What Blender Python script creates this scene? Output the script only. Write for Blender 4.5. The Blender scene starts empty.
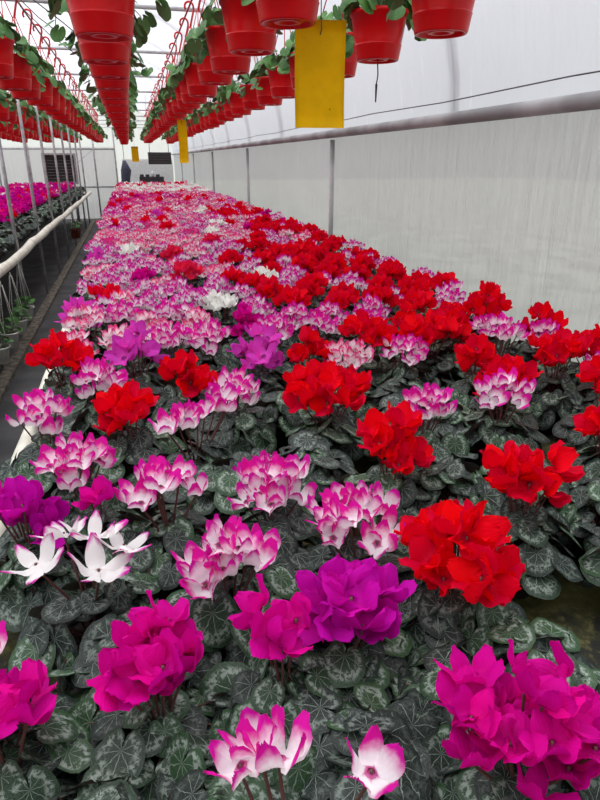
import bpy, math, random
import numpy as np
from mathutils import Matrix, Vector, Euler
PI = math.pi
rnd = random.Random(7)
S = bpy.context.scene
C = S.collection
R = math.radians

# ---------------------------------------------------------------- mesh builder
class Geo:
    """points, faces, material index and one 4-channel attribute ('tone')"""
    def __init__(s): s.v = []; s.f = []; s.n = 0; s.d = []; s.m = []
    def add(s, v, f, d=None, m=0):
        v = np.asarray(v, float)
        s.v.append(v); s.f.append([(np.asarray(a) + s.n) for a in f]); s.n += len(v)
        s.d.append(np.zeros((len(v), 4)) if d is None else np.asarray(d, float)); s.m.append(m)
        return s
    def put(s, g, M=None, tint=None, m=None):
        """merge another Geo through a matrix"""
        A = None if M is None else np.array(M)
        for v, f, d, mm, base in zip(g.v, g.f, g.d, g.m, np.cumsum([0] + [len(x) for x in g.v])[:-1]):
            vv = v if A is None else v @ A[:3, :3].T + A[:3, 3]
            dd = d
            if tint is not None: dd = d.copy(); dd[:, 1] = tint
            s.add(vv, [a - base for a in f], dd, mm if m is None else m)
        return s
    def mesh(s, name, mats, smooth=True, attr=True):
        me = bpy.data.meshes.new(name)
        v = np.concatenate(s.v)
        loops = []; tot = []; mi = []
        for fs, m in zip(s.f, s.m):
            for a in fs:
                if len(a) == 0: continue
                loops.append(a.reshape(-1)); tot.append(np.full(len(a), a.shape[1])); mi.append(np.full(len(a), m))
        loops = np.concatenate(loops); tot = np.concatenate(tot); mi = np.concatenate(mi)
        me.vertices.add(len(v)); me.vertices.foreach_set('co', v.astype(np.float32).ravel())
        me.loops.add(len(loops)); me.loops.foreach_set('vertex_index', loops.astype(np.int32))
        me.polygons.add(len(tot))
        st = np.concatenate([[0], np.cumsum(tot)[:-1]])
        me.polygons.foreach_set('loop_start', st.astype(np.int32))
        me.polygons.foreach_set('loop_total', tot.astype(np.int32))
        me.polygons.foreach_set('material_index', mi.astype(np.int32))
        me.polygons.foreach_set('use_smooth', np.full(len(tot), smooth))
        if attr:
            at = me.attributes.new('tone', 'FLOAT_COLOR', 'POINT')
            at.data.foreach_set('color', np.concatenate(s.d).astype(np.float32).ravel())
        me.update(calc_edges=True); me.validate()
        for m in (mats if isinstance(mats, (list, tuple)) else [mats]): me.materials.append(m)
        return me

def grid_faces(nu, nv, wrap=False):
    """vertex index = i*nv + j, i over nu"""
    i = np.arange(nu if wrap else nu - 1); j = np.arange(nv - 1)
    I, J = np.meshgrid(i, j, indexing='ij'); I2 = (I + 1) % nu
    return np.stack([I * nv + J, I2 * nv + J, I2 * nv + J + 1, I * nv + J + 1], -1).reshape(-1, 4)

def box(g, x0, x1, y0, y1, z0, z1, m=0):
    v = [(x, y, z) for x in (x0, x1) for y in (y0, y1) for z in (z0, z1)]
    f = [(0, 1, 3, 2), (4, 6, 7, 5), (0, 4, 5, 1), (2, 3, 7, 6), (0, 2, 6, 4), (1, 5, 7, 3)]
    return g.add(v, [np.array(f)], m=m)

def tube(g, pts, r, n=8, m=0, cap=True, tint=0.5):
    pts = [Vector(p) for p in pts]; rr = r if hasattr(r, '__len__') else [r] * len(pts)
    rings = []
    prev = None
    for k, p in enumerate(pts):
        t = (pts[min(k + 1, len(pts) - 1)] - pts[max(k - 1, 0)]).normalized()
        if prev is None:
            a = t.orthogonal().normalized()
        else:
            a = (prev - t * prev.dot(t))
            a = a.normalized() if a.length > 1e-6 else t.orthogonal().normalized()
        prev = a; b = t.cross(a)
        rings.append([p + (a * math.cos(2 * PI * q / n) + b * math.sin(2 * PI * q / n)) * rr[k] for q in range(n)])
    v = np.array([[tuple(x) for x in ring] for ring in rings])           # k, n
    v = v.transpose(1, 0, 2).reshape(-1, 3); K = len(pts)
    f = [grid_faces(n, K, True)]
    if cap: f += [np.array([[q * K for q in range(n)]][0])[::-1].reshape(1, -1), np.array([q * K + K - 1 for q in range(n)]).reshape(1, -1)]
    d = np.zeros((len(v), 4)); d[:, 1] = tint
    return g.add(v, f, d, m)

def lathe(g, prof, n=32, m=0, wobble=0):
    K = len(prof)
    v = []
    for q in range(n):
        a = 2 * PI * q / n
        for (r, z) in prof: v.append((r * math.cos(a), r * math.sin(a), z))
    return g.add(v, [grid_faces(n, K, True)], m=m)

# ---------------------------------------------------------------- materials
def new_mat(name):
    m = bpy.data.materials.new(name); m.use_nodes = True
    nt = m.node_tree; nt.nodes.clear()
    out = nt.nodes.new('ShaderNodeOutputMaterial')
    return m, nt, out
def N(nt, t, **kw):
    n = nt.nodes.new(t)
    for k, v in kw.items():
        if k.startswith('i_'): n.inputs[k[2:].replace('_', ' ')].default_value = v
        else: setattr(n, k, v)
    return n
def math_n(nt, op, a, b=None, c=None):
    n = nt.nodes.new('ShaderNodeMath'); n.operation = op
    for i, x in enumerate((a, b, c)):
        if x is None: continue
        if isinstance(x, (int, float)): n.inputs[i].default_value = x
        else: nt.links.new(x, n.inputs[i])
    return n.outputs[0]
def sstep(nt, x, a, b):
    n = nt.nodes.new('ShaderNodeMapRange'); n.interpolation_type = 'SMOOTHSTEP'
    nt.links.new(x, n.inputs['Value']); n.inputs['From Min'].default_value = a; n.inputs['From Max'].default_value = b
    return n.outputs[0]
def mixc(nt, f, a, b):
    n = nt.nodes.new('ShaderNodeMix'); n.data_type = 'RGBA'
    for s, x in ((n.inputs[0], f), (n.inputs[6], a), (n.inputs[7], b)):
        if isinstance(x, (int, float)): s.default_value = x
        elif isinstance(x, tuple): s.default_value = (*x[:3], 1)
        else: nt.links.new(x, s)
    return n.outputs[2]
def noise(nt, scale, detail=2, vec=None, rough=.5, dist=0):
    n = nt.nodes.new('ShaderNodeTexNoise'); n.inputs['Scale'].default_value = scale
    n.inputs['Detail'].default_value = detail; n.inputs['Roughness'].default_value = rough; n.inputs['Distortion'].default_value = dist
    if vec is not None: nt.links.new(vec, n.inputs['Vector'])
    return n.outputs['Fac']
def objco(nt, scale=None):
    t = nt.nodes.new('ShaderNodeTexCoord').outputs['Object']
    if scale is None: return t
    mp = nt.nodes.new('ShaderNodeMapping'); mp.inputs['Scale'].default_value = scale
    nt.links.new(t, mp.inputs['Vector']); return mp.outputs[0]
def bump(nt, h, strength, dist=.01):
    b = nt.nodes.new('ShaderNodeBump'); b.inputs['Strength'].default_value = strength; b.inputs['Distance'].default_value = dist
    nt.links.new(h, b.inputs['Height']); return b.outputs[0]
def plain(name, col, rough=.5, metal=0, var=.12, scale=20, spec=.5, bumps=0, col2=None):
    m, nt, out = new_mat(name)
    p = nt.nodes.new('ShaderNodeBsdfPrincipled')
    nz = noise(nt, scale, 3, objco(nt))
    c2 = col2 if col2 else tuple(x * (1 - var * 2) for x in col)
    nt.links.new(mixc(nt, sstep(nt, nz, .35, .65), tuple(min(1, x * (1 + var * .3)) for x in col), c2), p.inputs['Base Color'])
    p.inputs['Roughness'].default_value = rough; p.inputs['Metallic'].default_value = metal
    p.inputs['Specular IOR Level'].default_value = spec
    if bumps: nt.links.new(bump(nt, nz, bumps), p.inputs['Normal'])
    nt.links.new(p.outputs[0], out.inputs[0]); return m

def petal_mat(name, base, tip, lo=.2, hi=.75, edge=.2, eye=None, trans=.38, hue=.024, mid=.5):
    """tone.r runs from throat (0) to tip (1), tone.b from midline to edge, tone.g differs per petal"""
    m, nt, out = new_mat(name)
    at = nt.nodes.new('ShaderNodeAttribute'); at.attribute_name = 'tone'
    sep = nt.nodes.new('ShaderNodeSeparateColor'); nt.links.new(at.outputs['Color'], sep.inputs[0])
    al, ti, ed = sep.outputs
    nz = noise(nt, 90, 2, objco(nt))
    x = math_n(nt, 'ADD', al, math_n(nt, 'MULTIPLY', ed, edge))
    x = math_n(nt, 'ADD', x, math_n(nt, 'MULTIPLY', math_n(nt, 'SUBTRACT', nz, .5), .35))
    x = math_n(nt, 'ADD', x, math_n(nt, 'MULTIPLY', math_n(nt, 'SUBTRACT', ti, .5), .3))
    col = mixc(nt, sstep(nt, x, lo, hi), base, tip)
    if eye: col = mixc(nt, sstep(nt, al, .12, .02), col, eye)
    hs = nt.nodes.new('ShaderNodeHueSaturation'); nt.links.new(col, hs.inputs['Color'])
    nt.links.new(math_n(nt, 'ADD', math_n(nt, 'MULTIPLY', ti, hue), mid - hue / 2), hs.inputs['Hue'])
    nt.links.new(math_n(nt, 'ADD', math_n(nt, 'MULTIPLY', ti, .3), .85), hs.inputs['Value'])
    p = nt.nodes.new('ShaderNodeBsdfPrincipled'); nt.links.new(hs.outputs[0], p.inputs['Base Color'])
    p.inputs['Roughness'].default_value = .6; p.inputs['Specular IOR Level'].default_value = .06
    vv = math_n(nt, 'SINE', math_n(nt, 'MULTIPLY', at.outputs['Alpha'], 40))
    nt.links.new(bump(nt, vv, .12, .002), p.inputs['Normal'])
    t = nt.nodes.new('ShaderNodeBsdfTranslucent'); nt.links.new(hs.outputs[0], t.inputs['Color'])
    mx = nt.nodes.new('ShaderNodeMixShader'); mx.inputs[0].default_value = trans
    nt.links.new(p.outputs[0], mx.inputs[1]); nt.links.new(t.outputs[0], mx.inputs[2]); nt.links.new(mx.outputs[0], out.inputs[0])
    return m

def leaf_mat(name, dark, green, silver, band=.75, vein=.8, back=(.10, .075, .065)):
    """tone.r rim fraction, tone.g per-leaf value, tone.b / alpha position on the blade"""
    m, nt, out = new_mat(name)
    at = nt.nodes.new('ShaderNodeAttribute'); at.attribute_name = 'tone'
    sep = nt.nodes.new('ShaderNodeSeparateColor'); nt.links.new(at.outputs['Color'], sep.inputs[0])
    rim, ti, lx = sep.outputs; ly = at.outputs['Alpha']
    x = math_n(nt, 'MULTIPLY', math_n(nt, 'SUBTRACT', lx, .5), 2.); y = math_n(nt, 'MULTIPLY', math_n(nt, 'SUBTRACT', ly, .5), 2.)
    nz = noise(nt, 70, 3, objco(nt), .6)
    nz2 = noise(nt, 160, 2, objco(nt), .6)
    ang = math_n(nt, 'ADD', math_n(nt, 'ARCTAN2', x, y), math_n(nt, 'MULTIPLY', math_n(nt, 'SUBTRACT', nz, .5), .5))
    s = math_n(nt, 'ABSOLUTE', math_n(nt, 'SINE', math_n(nt, 'MULTIPLY', ang, 4.5)))
    s = math_n(nt, 'MULTIPLY', s, math_n(nt, 'ADD', rim, .12))
    v1 = sstep(nt, s, .10, .03)
    v1 = math_n(nt, 'MULTIPLY', v1, sstep(nt, rim, .97, .75))
    # side veins: zigzag of radius and angle
    w = math_n(nt, 'ABSOLUTE', math_n(nt, 'SINE', math_n(nt, 'ADD', math_n(nt, 'MULTIPLY', rim, 15.), math_n(nt, 'MULTIPLY', s, 7.))))
    v2 = math_n(nt, 'MULTIPLY', sstep(nt, w, .18, .05), .35)
    bd = math_n(nt, 'MULTIPLY', sstep(nt, rim, .42, .6), sstep(nt, rim, .9, .72))
    bd = math_n(nt, 'MULTIPLY', bd, sstep(nt, nz2, .40, .60))
    bd = math_n(nt, 'MULTIPLY', bd, math_n(nt, 'ADD', .25, sstep(nt, ti, .1, .9)))
    msk = math_n(nt, 'MAXIMUM', math_n(nt, 'MULTIPLY', math_n(nt, 'MAXIMUM', v1, v2), vein), math_n(nt, 'MULTIPLY', bd, band))
    msk = math_n(nt, 'MINIMUM', msk, 1.)
    base = mixc(nt, sstep(nt, ti, .45, .95), dark, green)
    base = mixc(nt, math_n(nt, 'MULTIPLY', nz, .5), base, tuple(c * .55 for c in dark))
    col = mixc(nt, msk, base, silver)
    geo = nt.nodes.new('ShaderNodeNewGeometry')
    col = mixc(nt, geo.outputs['Backfacing'], col, back)
    p = nt.nodes.new('ShaderNodeBsdfPrincipled'); nt.links.new(col, p.inputs['Base Color'])
    p.inputs['Roughness'].default_value = .5; p.inputs['Specular IOR Level'].default_value = .25
    nt.links.new(bump(nt, math_n(nt, 'SUBTRACT', nz, math_n(nt, 'MULTIPLY', v1, .5)), .5, .003), p.inputs['Normal'])
    nt.links.new(p.outputs[0], out.inputs[0]); return m

def film_mat(name, tint, clear=.3, transl=.6, wrinkle=.5, scale=(3, 9, .5)):
    m, nt, out = new_mat(name)
    nz = noise(nt, 2.2, 4, objco(nt, scale), .6, .6)
    nz2 = noise(nt, .8, 3, objco(nt, (1, 1, 1)))
    bp = bump(nt, nz, wrinkle, .06)
    col = mixc(nt, sstep(nt, nz2, .3, .7), tint, tuple(x * .93 for x in tint))
    col = mixc(nt, sstep(nt, nz, .62, .7), col, tuple(min(.97, x * 1.06) for x in tint))
    t = nt.nodes.new('ShaderNodeBsdfTranslucent'); nt.links.new(col, t.inputs[0]); nt.links.new(bp, t.inputs['Normal'])
    d = nt.nodes.new('ShaderNodeBsdfDiffuse'); nt.links.new(col, d.inputs[0]); nt.links.new(bp, d.inputs['Normal'])
    a = nt.nodes.new('ShaderNodeMixShader'); a.inputs[0].default_value = transl
    nt.links.new(d.outputs[0], a.inputs[1]); nt.links.new(t.outputs[0], a.inputs[2])
    gl = nt.nodes.new('ShaderNodeBsdfGlossy'); gl.inputs['Roughness'].default_value = .35; nt.links.new(bp, gl.inputs['Normal'])
    b = nt.nodes.new('ShaderNodeMixShader'); b.inputs[0].default_value = .05
    nt.links.new(a.outputs[0], b.inputs[1]); nt.links.new(gl.outputs[0], b.inputs[2])
    tr = nt.nodes.new('ShaderNodeBsdfTransparent'); tr.inputs[0].default_value = (.96, .96, .97, 1)
    c = nt.nodes.new('ShaderNodeMixShader'); c.inputs[0].default_value = clear
    nt.links.new(b.outputs[0], c.inputs[1]); nt.links.new(tr.outputs[0], c.inputs[2]); nt.links.new(c.outputs[0], out.inputs[0])
    return m

def moss_mat():
    m, nt, out = new_mat('mossy_mat')
    co = objco(nt)
    a = noise(nt, 5, 5, co, .65); b = noise(nt, 40, 4, co, .6)
    col = mixc(nt, sstep(nt, a, .42, .62), (.014, .015, .012), (.085, .082, .018))
    col = mixc(nt, sstep(nt, b, .5, .7), col, (.12, .11, .04))
    p = nt.nodes.new('ShaderNodeBsdfPrincipled'); nt.links.new(col, p.inputs['Base Color']); p.inputs['Roughness'].default_value = .9
    nt.links.new(bump(nt, b, .6, .01), p.inputs['Normal']); nt.links.new(p.outputs[0], out.inputs[0]); return m

M = {}
M['red'] = petal_mat('red_petal', (.72, .0005, .016), (.84, .0008, .014), eye=(.5, 0, .02), hue=.008, mid=.498)
M['coral'] = petal_mat('coral_red_petal', (.84, .03, .12), (.82, .015, .08), hue=.012)
M['magenta'] = petal_mat('magenta_petal', (.62, .001, .24), (.74, .002, .32), eye=(.48, 0, .19), hue=.02)
M['purple'] = petal_mat('purple_petal', (.56, .001, .32), (.66, .004, .42), eye=(.42, 0, .25))
M['violet'] = petal_mat('violet_petal', (.82, .09, .60), (.76, .055, .54), eye=(.45, .03, .32))
M['bicolour'] = petal_mat('white_and_magenta_petal', (.96, .90, .93), (.72, .010, .38), .43, .88, .12, eye=(.6, .12, .35))
M['pale'] = petal_mat('magenta_tipped_white_petal', (.93, .89, .88), (.68, .02, .40), .74, 1.10, .24)
M['pink'] = petal_mat('pink_petal', (.96, .88, .90), (.84, .06, .30), .50, .98, .16, eye=(.7, .15, .25))
M['rose'] = petal_mat('rose_petal', (.88, .40, .58), (.76, .03, .30), .2, .85, .2)
M['white'] = petal_mat('white_petal', (.92, .92, .87), (.92, .92, .88))
M['leaf'] = leaf_mat('cyclamen_leaf', (.018, .027, .023), (.036, .09, .034), (.27, .33, .28))
M['ivy'] = leaf_mat('pot_plant_leaf', (.06, .17, .04), (.13, .32, .07), (.2, .36, .14), .25, .5, (.12, .24, .08))
M['stalk'] = plain('stalk', (.13, .045, .04), .5)
M['gstalk'] = plain('green_stalk', (.12, .16, .06), .5)
M['nursery'] = plain('black_nursery_pot', (.018, .018, .018), .55)
M['soil'] = plain('soil', (.03, .022, .016), .95, bumps=.6, scale=60)
M['redplastic'] = plain('red_plastic', (.68, .002, .005), .3, var=.06, scale=6, spec=.28)
M['redhanger'] = plain('red_hanger_plastic', (.62, .010, .014), .4, var=.05)
M['whiteplastic'] = plain('white_plastic', (.74, .71, .60), .5, var=.1, scale=9, bumps=.15)
M['whitepot'] = plain('white_pot_plastic', (.80, .78, .71), .5, var=.12, scale=14)
M['terracotta'] = plain('terracotta_plastic', (.22, .035, .022), .5)
M['galv'] = plain('galvanised_steel', (.46, .45, .46), .5, .4, var=.15, scale=12)
M['tie'] = plain('pale_zinc_tube', (.62, .62, .64), .5, .1, var=.1, scale=12)
M['wallpipe'] = plain('dull_steel_pipe', (.42, .41, .42), .7, 0, var=.2, scale=2)
M['dark'] = plain('dark_metal', (.035, .035, .04), .5)
M['louvre'] = plain('louvre_slat', (.07, .06, .055), .5)
M['frame'] = plain('fan_frame', (.42, .41, .40), .5)
M['floor'] = plain('dark_ground_cloth', (.075, .073, .074), .85, var=.3, scale=3, bumps=.2, col2=(.045, .045, .047))
M['kerb'] = plain('kerb_concrete', (.22, .19, .15), .9, var=.3, scale=18, bumps=.4)
M['moss'] = moss_mat()
M['mat'] = plain('black_bench_mat', (.02, .021, .02), .9)
M['trap'] = plain('yellow_sticky_card', (.80, .45, .0), .5, var=.04, scale=14, spec=.08)
M['speck'] = plain('dead_insect', (.05, .03, .01), .8)
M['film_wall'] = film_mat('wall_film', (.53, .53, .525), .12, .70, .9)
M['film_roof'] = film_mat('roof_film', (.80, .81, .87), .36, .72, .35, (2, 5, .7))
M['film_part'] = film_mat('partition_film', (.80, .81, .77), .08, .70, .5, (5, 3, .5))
M['board'] = plain('white_board', (.78, .78, .76), .5, var=.06)
M['outside'] = plain('grass_outside', (.42, .44, .38), .95, var=.2, scale=1.5)
M['wire'] = plain('thin_wire', (.10, .10, .10), .4, .5)
M['drip'] = plain('black_drip_tube', (.012, .012, .012), .45)

# ---------------------------------------------------------------- object helpers
def link(name, me, parent=None, loc=(0, 0, 0), rot=None, scale=None):
    o = bpy.data.objects.new(name, me); C.objects.link(o)
    o.parent = parent; o.location = loc
    if rot is not None: o.rotation_euler = rot
    if scale is not None: o.scale = (scale,) * 3 if isinstance(scale, (int, float)) else scale
    return o
def tag(o, label, cat, group=None, kind=None):
    o['label'] = label; o['category'] = cat
    if group: o['group'] = group
    if kind: o['kind'] = kind
    return o
def thing(name, label, cat, loc, rz=0, group=None):
    return tag(link(name, None, None, loc, (0, 0, rz)), label, cat, group)
def struct(name, g, mat, label, cat, smooth=False, parent=None):
    o = link(name, g.mesh(name, mat, smooth), parent)
    if parent is None: tag(o, label, cat, None, 'structure')
    return o
ORD = 'first second third fourth fifth sixth seventh eighth ninth tenth eleventh twelfth thirteenth fourteenth fifteenth sixteenth seventeenth eighteenth nineteenth'.split()
def ordinal(k):                                       # 1-based
    if k < 20: return ORD[k - 1]
    t = {2: 'twent', 3: 'thirt', 4: 'fort'}[k // 10]
    return t + 'ieth' if k % 10 == 0 else t + 'y-' + ORD[k % 10 - 1]

# ---------------------------------------------------------------- camera
cam = bpy.data.cameras.new('camera'); co = link('camera', cam)
F = 600.; vx, vy = 128 - 300, 400 - 160
th = math.atan(vy / F); ps = math.atan(-vx / math.hypot(F, vy))
EYE = 1.70
co.location = (0, 0, EYE); co.rotation_euler = (PI / 2 - th, 0, -ps)
cam.sensor_fit = 'VERTICAL'; cam.sensor_height = 24; cam.lens = F / 800 * 24; cam.clip_start = .02
S.camera = co
fw = Vector((math.sin(ps) * math.cos(th), math.cos(ps) * math.cos(th), -math.sin(th)))
rt = Vector((math.cos(ps), -math.sin(ps), 0)); up = rt.cross(fw)
def pix(x, y, z):
    P = Vector((x, y, z - EYE)); d = P.dot(fw)
    return 300 + F * P.dot(rt) / d, 400 - F * P.dot(up) / d, d

# ---------------------------------------------------------------- the shell
XW, ZR = 1.95, 1.93                                  # plastic side wall, height of its top pipe
XC, AW, AH = -2.1, 4.05, 2.35                        # roof arch: centre, half width, rise
Y0, Y1, YP = -3.0, 29.0, 20.0
def arch(t): return (XC + AW * math.cos(t), ZR + AH * math.sin(t))

g = Geo(); box(g, -6.3, 2.1, Y0, Y1 + .1, -.05, 0)
struct('floor', g, M['floor'], 'dark woven ground cloth along the aisle and under the benches', 'floor')
g = Geo(); box(g, -40, 40, -40, 60, -.12, -.06)
struct('ground_outside', g, M['outside'], 'pale ground outside the greenhouse film', 'ground')
def sheet(name, x, y0, y1, z0, z1, mat, label, n=1):
    g = Geo(); g.add([(x, y0, z0), (x, y1, z0), (x, y1, z1), (x, y0, z1)], [np.array([[0, 1, 2, 3]])])
    return struct(name, g, mat, label, 'wall')
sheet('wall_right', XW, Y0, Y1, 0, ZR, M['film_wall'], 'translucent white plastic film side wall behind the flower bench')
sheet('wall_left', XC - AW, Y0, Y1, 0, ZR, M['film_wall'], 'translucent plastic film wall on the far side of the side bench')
def endwall(name, y, label, mat):
    g = Geo(); pts = [(XW, y, 0), (XW, y, ZR)] + [(arch(t)[0], y, arch(t)[1]) for t in np.linspace(0, PI, 25)[1:-1]] + [(XC - AW, y, ZR), (XC - AW, y, 0)]
    g.add(pts, [np.array([list(range(len(pts)))])]); struct(name, g, mat, label, 'wall')
endwall('wall_back', Y1, 'white translucent end wall at the far end of the greenhouse', M['film_part'])
endwall('wall_front', Y0, 'translucent plastic end wall at the near end of the greenhouse', M['film_part'])
g = Geo(); ts = np.linspace(0, PI, 33)
v = [(arch(t)[0], y, arch(t)[1]) for t in ts for y in (Y0, Y1)]
g.add(v, [grid_faces(33, 2)])
struct('ceiling', g, M['film_roof'], 'arched white plastic film roof of the greenhouse', 'ceiling', True)

# side wall pipe, posts, arches, ties
def lumpy(p0, p1, r, step, amp, seed):
    q = random.Random(seed); p0 = Vector(p0); p1 = Vector(p1); n = int((p1 - p0).length / step)
    pts = [p0.lerp(p1, k / n) + Vector((q.uniform(-1, 1), 0, q.uniform(-1, 1))) * amp * .5 for k in range(n + 1)]
    rr = [r * (1 + q.uniform(-amp, amp) * 6) for _ in pts]
    return pts, rr
g = Geo(); tube(g, [(XW - .05, Y0 + .02, ZR), (XW - .05, Y1 - .02, ZR)], .036, 12)
struct('trim_1', g, M['wallpipe'], 'long grey pipe along the top of the plastic side wall', 'pipe', True)
posts_y = [1.4, 6.0, 10.6, 15.2, 19.8, 24.4]
for k, y in enumerate(posts_y):
    g = Geo(); tube(g, [(XW - .03, y, 0), (XW - .03, y, ZR - .05)], .024, 10)
    o = struct('wall_post', g, M['wallpipe'], 'slim grey upright post dividing the plastic side wall, %s from the front' % ordinal(k + 1), 'post', True)
    o['group'] = 'posts of the side wall'
arches = [1.4 + 2.3 * k for k in range(12)]
for k, y in enumerate(arches):
    g = Geo(); tube(g, [((arch(t)[0] - XC) * 1.007 + XC, y, arch(t)[1] + .025) for t in np.linspace(.0, PI, 40)], .02, 8)
    o = struct('roof_arch', g, M['galv'], 'curved roof tube of the greenhouse, %s arch from the front' % ordinal(k + 1), 'arch', True); o['group'] = 'roof arches'
    if y > 3:
        g = Geo(); tube(g, [(-5.72, y, 2.885), (1.52, y, 2.885)], .017, 8)
        o = struct('tie_beam', g, M['tie'], 'horizontal grey tie tube under the roof, %s from the front' % ordinal(k), 'beam', True); o['group'] = 'roof tie tubes'
g = Geo()
q = [(XW - .09, .2 + 2.3 * k * .5, 2.02 + (.0 if k % 2 else .012)) for k in range(24)]
tube(g, q, .0035, 5)
tag(link('support_cable', g.mesh('support_cable', M['wire'])), 'thin dark cable running just above the wall pipe', 'cable')

# end partition across the aisle and the side bench
g = Geo(); g.add([(XC - AW + .02, YP, 0), (-.36, YP, 0), (-.36, YP, 2.05), (XC - AW + .02, YP, 2.05)], [np.array([[0, 1, 2, 3]])])
struct('wall_partition', g, M['film_part'], 'white plastic sheet wall closing the end of the aisle', 'wall')
g = Geo()
for z in (2.0, .95, 0.03): tube(g, [(XC - AW + .05, YP - .03, z), (-.36, YP - .03, z)], .022, 8)
for x in (-5, -3.6, -2.75, -.95, -.36): tube(g, [(x, YP - .035, 0), (x, YP - .035, 2.6)], .024, 8)
tube(g, [(-.95, YP - .04, 2.0), (-2.0, YP - .04, 1.2)], .006, 6)
struct('trim_2', g, M['galv'], 'grey tube frame carrying the white sheet at the end of the aisle', 'frame', True)
t = thing('louvred_fan', 'dark louvred exhaust fan set in the white end sheet above the side bench', 'fan', (-1.93, YP - .12, 1.04))
g = Geo(); w, h = .46, .84
box(g, -w, w, -.09, .09, 0, .05); box(g, -w, w, -.09, .09, h - .05, h); box(g, -w, -w + .05, -.09, .09, .05, h - .05); box(g, w - .05, w, -.09, .09, .05, h - .05)
link('fan_frame', g.mesh('fan_frame', M['frame'], False), t)
for k in range(9):
    g = Geo(); z = .07 + k * .08
    g.add([(-w + .05, -.06, z), (w - .05, -.06, z), (w - .05, .02, z + .085), (-w + .05, .02, z + .085), (-w + .05, -.05, z - .008), (w - .05, -.05, z - .008), (w - .05, .03, z + .077), (-w + .05, .03, z + .077)],
          [np.array([[0, 1, 2, 3], [7, 6, 5, 4], [0, 4, 5, 1], [3, 2, 6, 7], [0, 3, 7, 4], [1, 5, 6, 2]])])
    link('louvre', g.mesh('louvre', M['louvre'], False), t)
g = Geo(); box(g, -.42, .42, .03, .085, .05, h - .05); link('housing', g.mesh('housing', M['dark'], False), t)
g = Geo(); tube(g, [(-.3, .0, 0), (-.3, .02, -1.04)], .02, 8); tube(g, [(.3, .0, 0), (.3, .02, -1.04)], .02, 8)
link('fan_stand', g.mesh('fan_stand', M['galv']), t)

# far bay behind the main bench
g = Geo(); box(g, -.2, 1.5, 23.0, 23.06, 0, 1.72)
tag(link('white_screen', g.mesh('white_screen', M['board'], False)), 'plain white screen standing behind the far end of the flower bench', 'screen')
t = thing('folded_curtain', 'narrow dark hanging curtain bundled beside the white end screen', 'curtain', (-.12, 21.0, 0))
g = Geo(); tube(g, [(0, 0, .05), (.02, 0, .5), (-.02, 0, 1.0), (.03, .01, 1.4), (.0, 0, 1.68)], [.15, .19, .13, .16, .05], 10); link('cloth', g.mesh('cloth', plain('dark_blue_cloth', (.05, .055, .085), .9)), t)
g = Geo(); tube(g, [(0, 0, 1.66), (0, 0, 4.0)], .008, 6); link('cord', g.mesh('cord', M['wire']), t)
t = thing('hanging_heater', 'dark box heater hung under the roof at the far end', 'heater', (1.0, 21.5, 1.57))
g = Geo(); box(g, -.36, .36, -.2, .2, 0, .36); link('casing', g.mesh('casing', M['dark'], False), t)
for k in range(4):
    g = Geo(); box(g, -.32, .32, -.225, -.2, .05 + .08 * k, .08 + .08 * k); link('grille_slat', g.mesh('grille_slat', M['louvre'], False), t)
for s in (-1, 1):
    g = Geo(); tube(g, [(.3 * s, 0, .36), (.3 * s, 0, 2.0)], .01, 6); link('hanging_rod', g.mesh('hanging_rod', M['galv']), t)
t = thing('work_table', 'low table behind the far end of the flower bench', 'table', (.68, 21.2, 0))
g = Geo(); box(g, -.6, .6, -.3, .3, 1.0, 1.04); link('table_top', g.mesh('table_top', M['galv'], False), t)
for sx in (-.55, .55):
    for sy in (-.25, .25):
        g = Geo(); tube(g, [(sx, sy, 0), (sx, sy, 1.0)], .02, 6); link('leg', g.mesh('leg', M['galv']), t)
t = thing('black_machine', 'black low machine with a small pale cylinder on top, behind the last flowers', 'machine', (.68, 21.2, 1.04))
g = Geo(); box(g, -.38, .38, -.2, .2, .03, .16); box(g, -.4, .4, -.22, .22, 0, .03); link('machine_body', g.mesh('machine_body', M['dark'], False), t)
for x in (-.3, -.12, .2):
    g = Geo(); box(g, x - .06, x + .06, -.15, .15, .16, .23); link('vent_box', g.mesh('vent_box', M['dark'], False), t)
g = Geo(); lathe(g, [(0, .16), (.045, .16), (.045, .3), (.02, .32), (0, .32)], 14)
for v in g.v: v[:, 0] += .05
link('cylinder_cap', g.mesh('cylinder_cap', M['board']), t)

# ---------------------------------------------------------------- benches, kerb
BZ = .80
t = thing('flower_bench', 'long waist-high bench with a mossy top carrying the mixed cyclamens', 'bench', (0, 0, 0))
g = Geo(); box(g, -.36, 1.80, -.4, 19.2, BZ - .05, BZ); link('bench_top', g.mesh('bench_top', M['moss'], False), t)
g = Geo(); pts, rr = lumpy((-.41, -.4, BZ + .025), (-.41, 19.2, BZ + .025), .036, .5, .012, 3); tube(g, pts, rr, 10)
link('edge_rail', g.mesh('edge_rail', M['whiteplastic']), t)
for k in range(13):
    for x in (-.33, 1.7):
        g = Geo(); y = -.2 + 1.6 * k; tube(g, [(x, y, 0), (x, y, BZ - .05)], .022, 8); link('leg', g.mesh('leg', M['galv']), t)
t = thing('side_bench', 'raised bench across the aisle with a white plastic edge rail', 'bench', (0, 0, 0))
g = Geo(); box(g, -3.3, -1.245, 1.0, 19.3, BZ - .05, BZ); link('bench_top', g.mesh('bench_top', M['mat'], False), t)
g = Geo(); pts, rr = lumpy((-1.155, 1.0, BZ + .01), (-1.155, 19.4, BZ + .01), .045, .5, .016, 5); tube(g, pts, rr, 10)
link('edge_rail', g.mesh('edge_rail', M['whiteplastic']), t)
for k in range(12):
    g = Geo(); tube(g, [(-3.2, 1.2 + 1.6 * k, 0), (-3.2, 1.2 + 1.6 * k, BZ - .05)], .022, 8); link('leg', g.mesh('leg', M['galv']), t)
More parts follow.
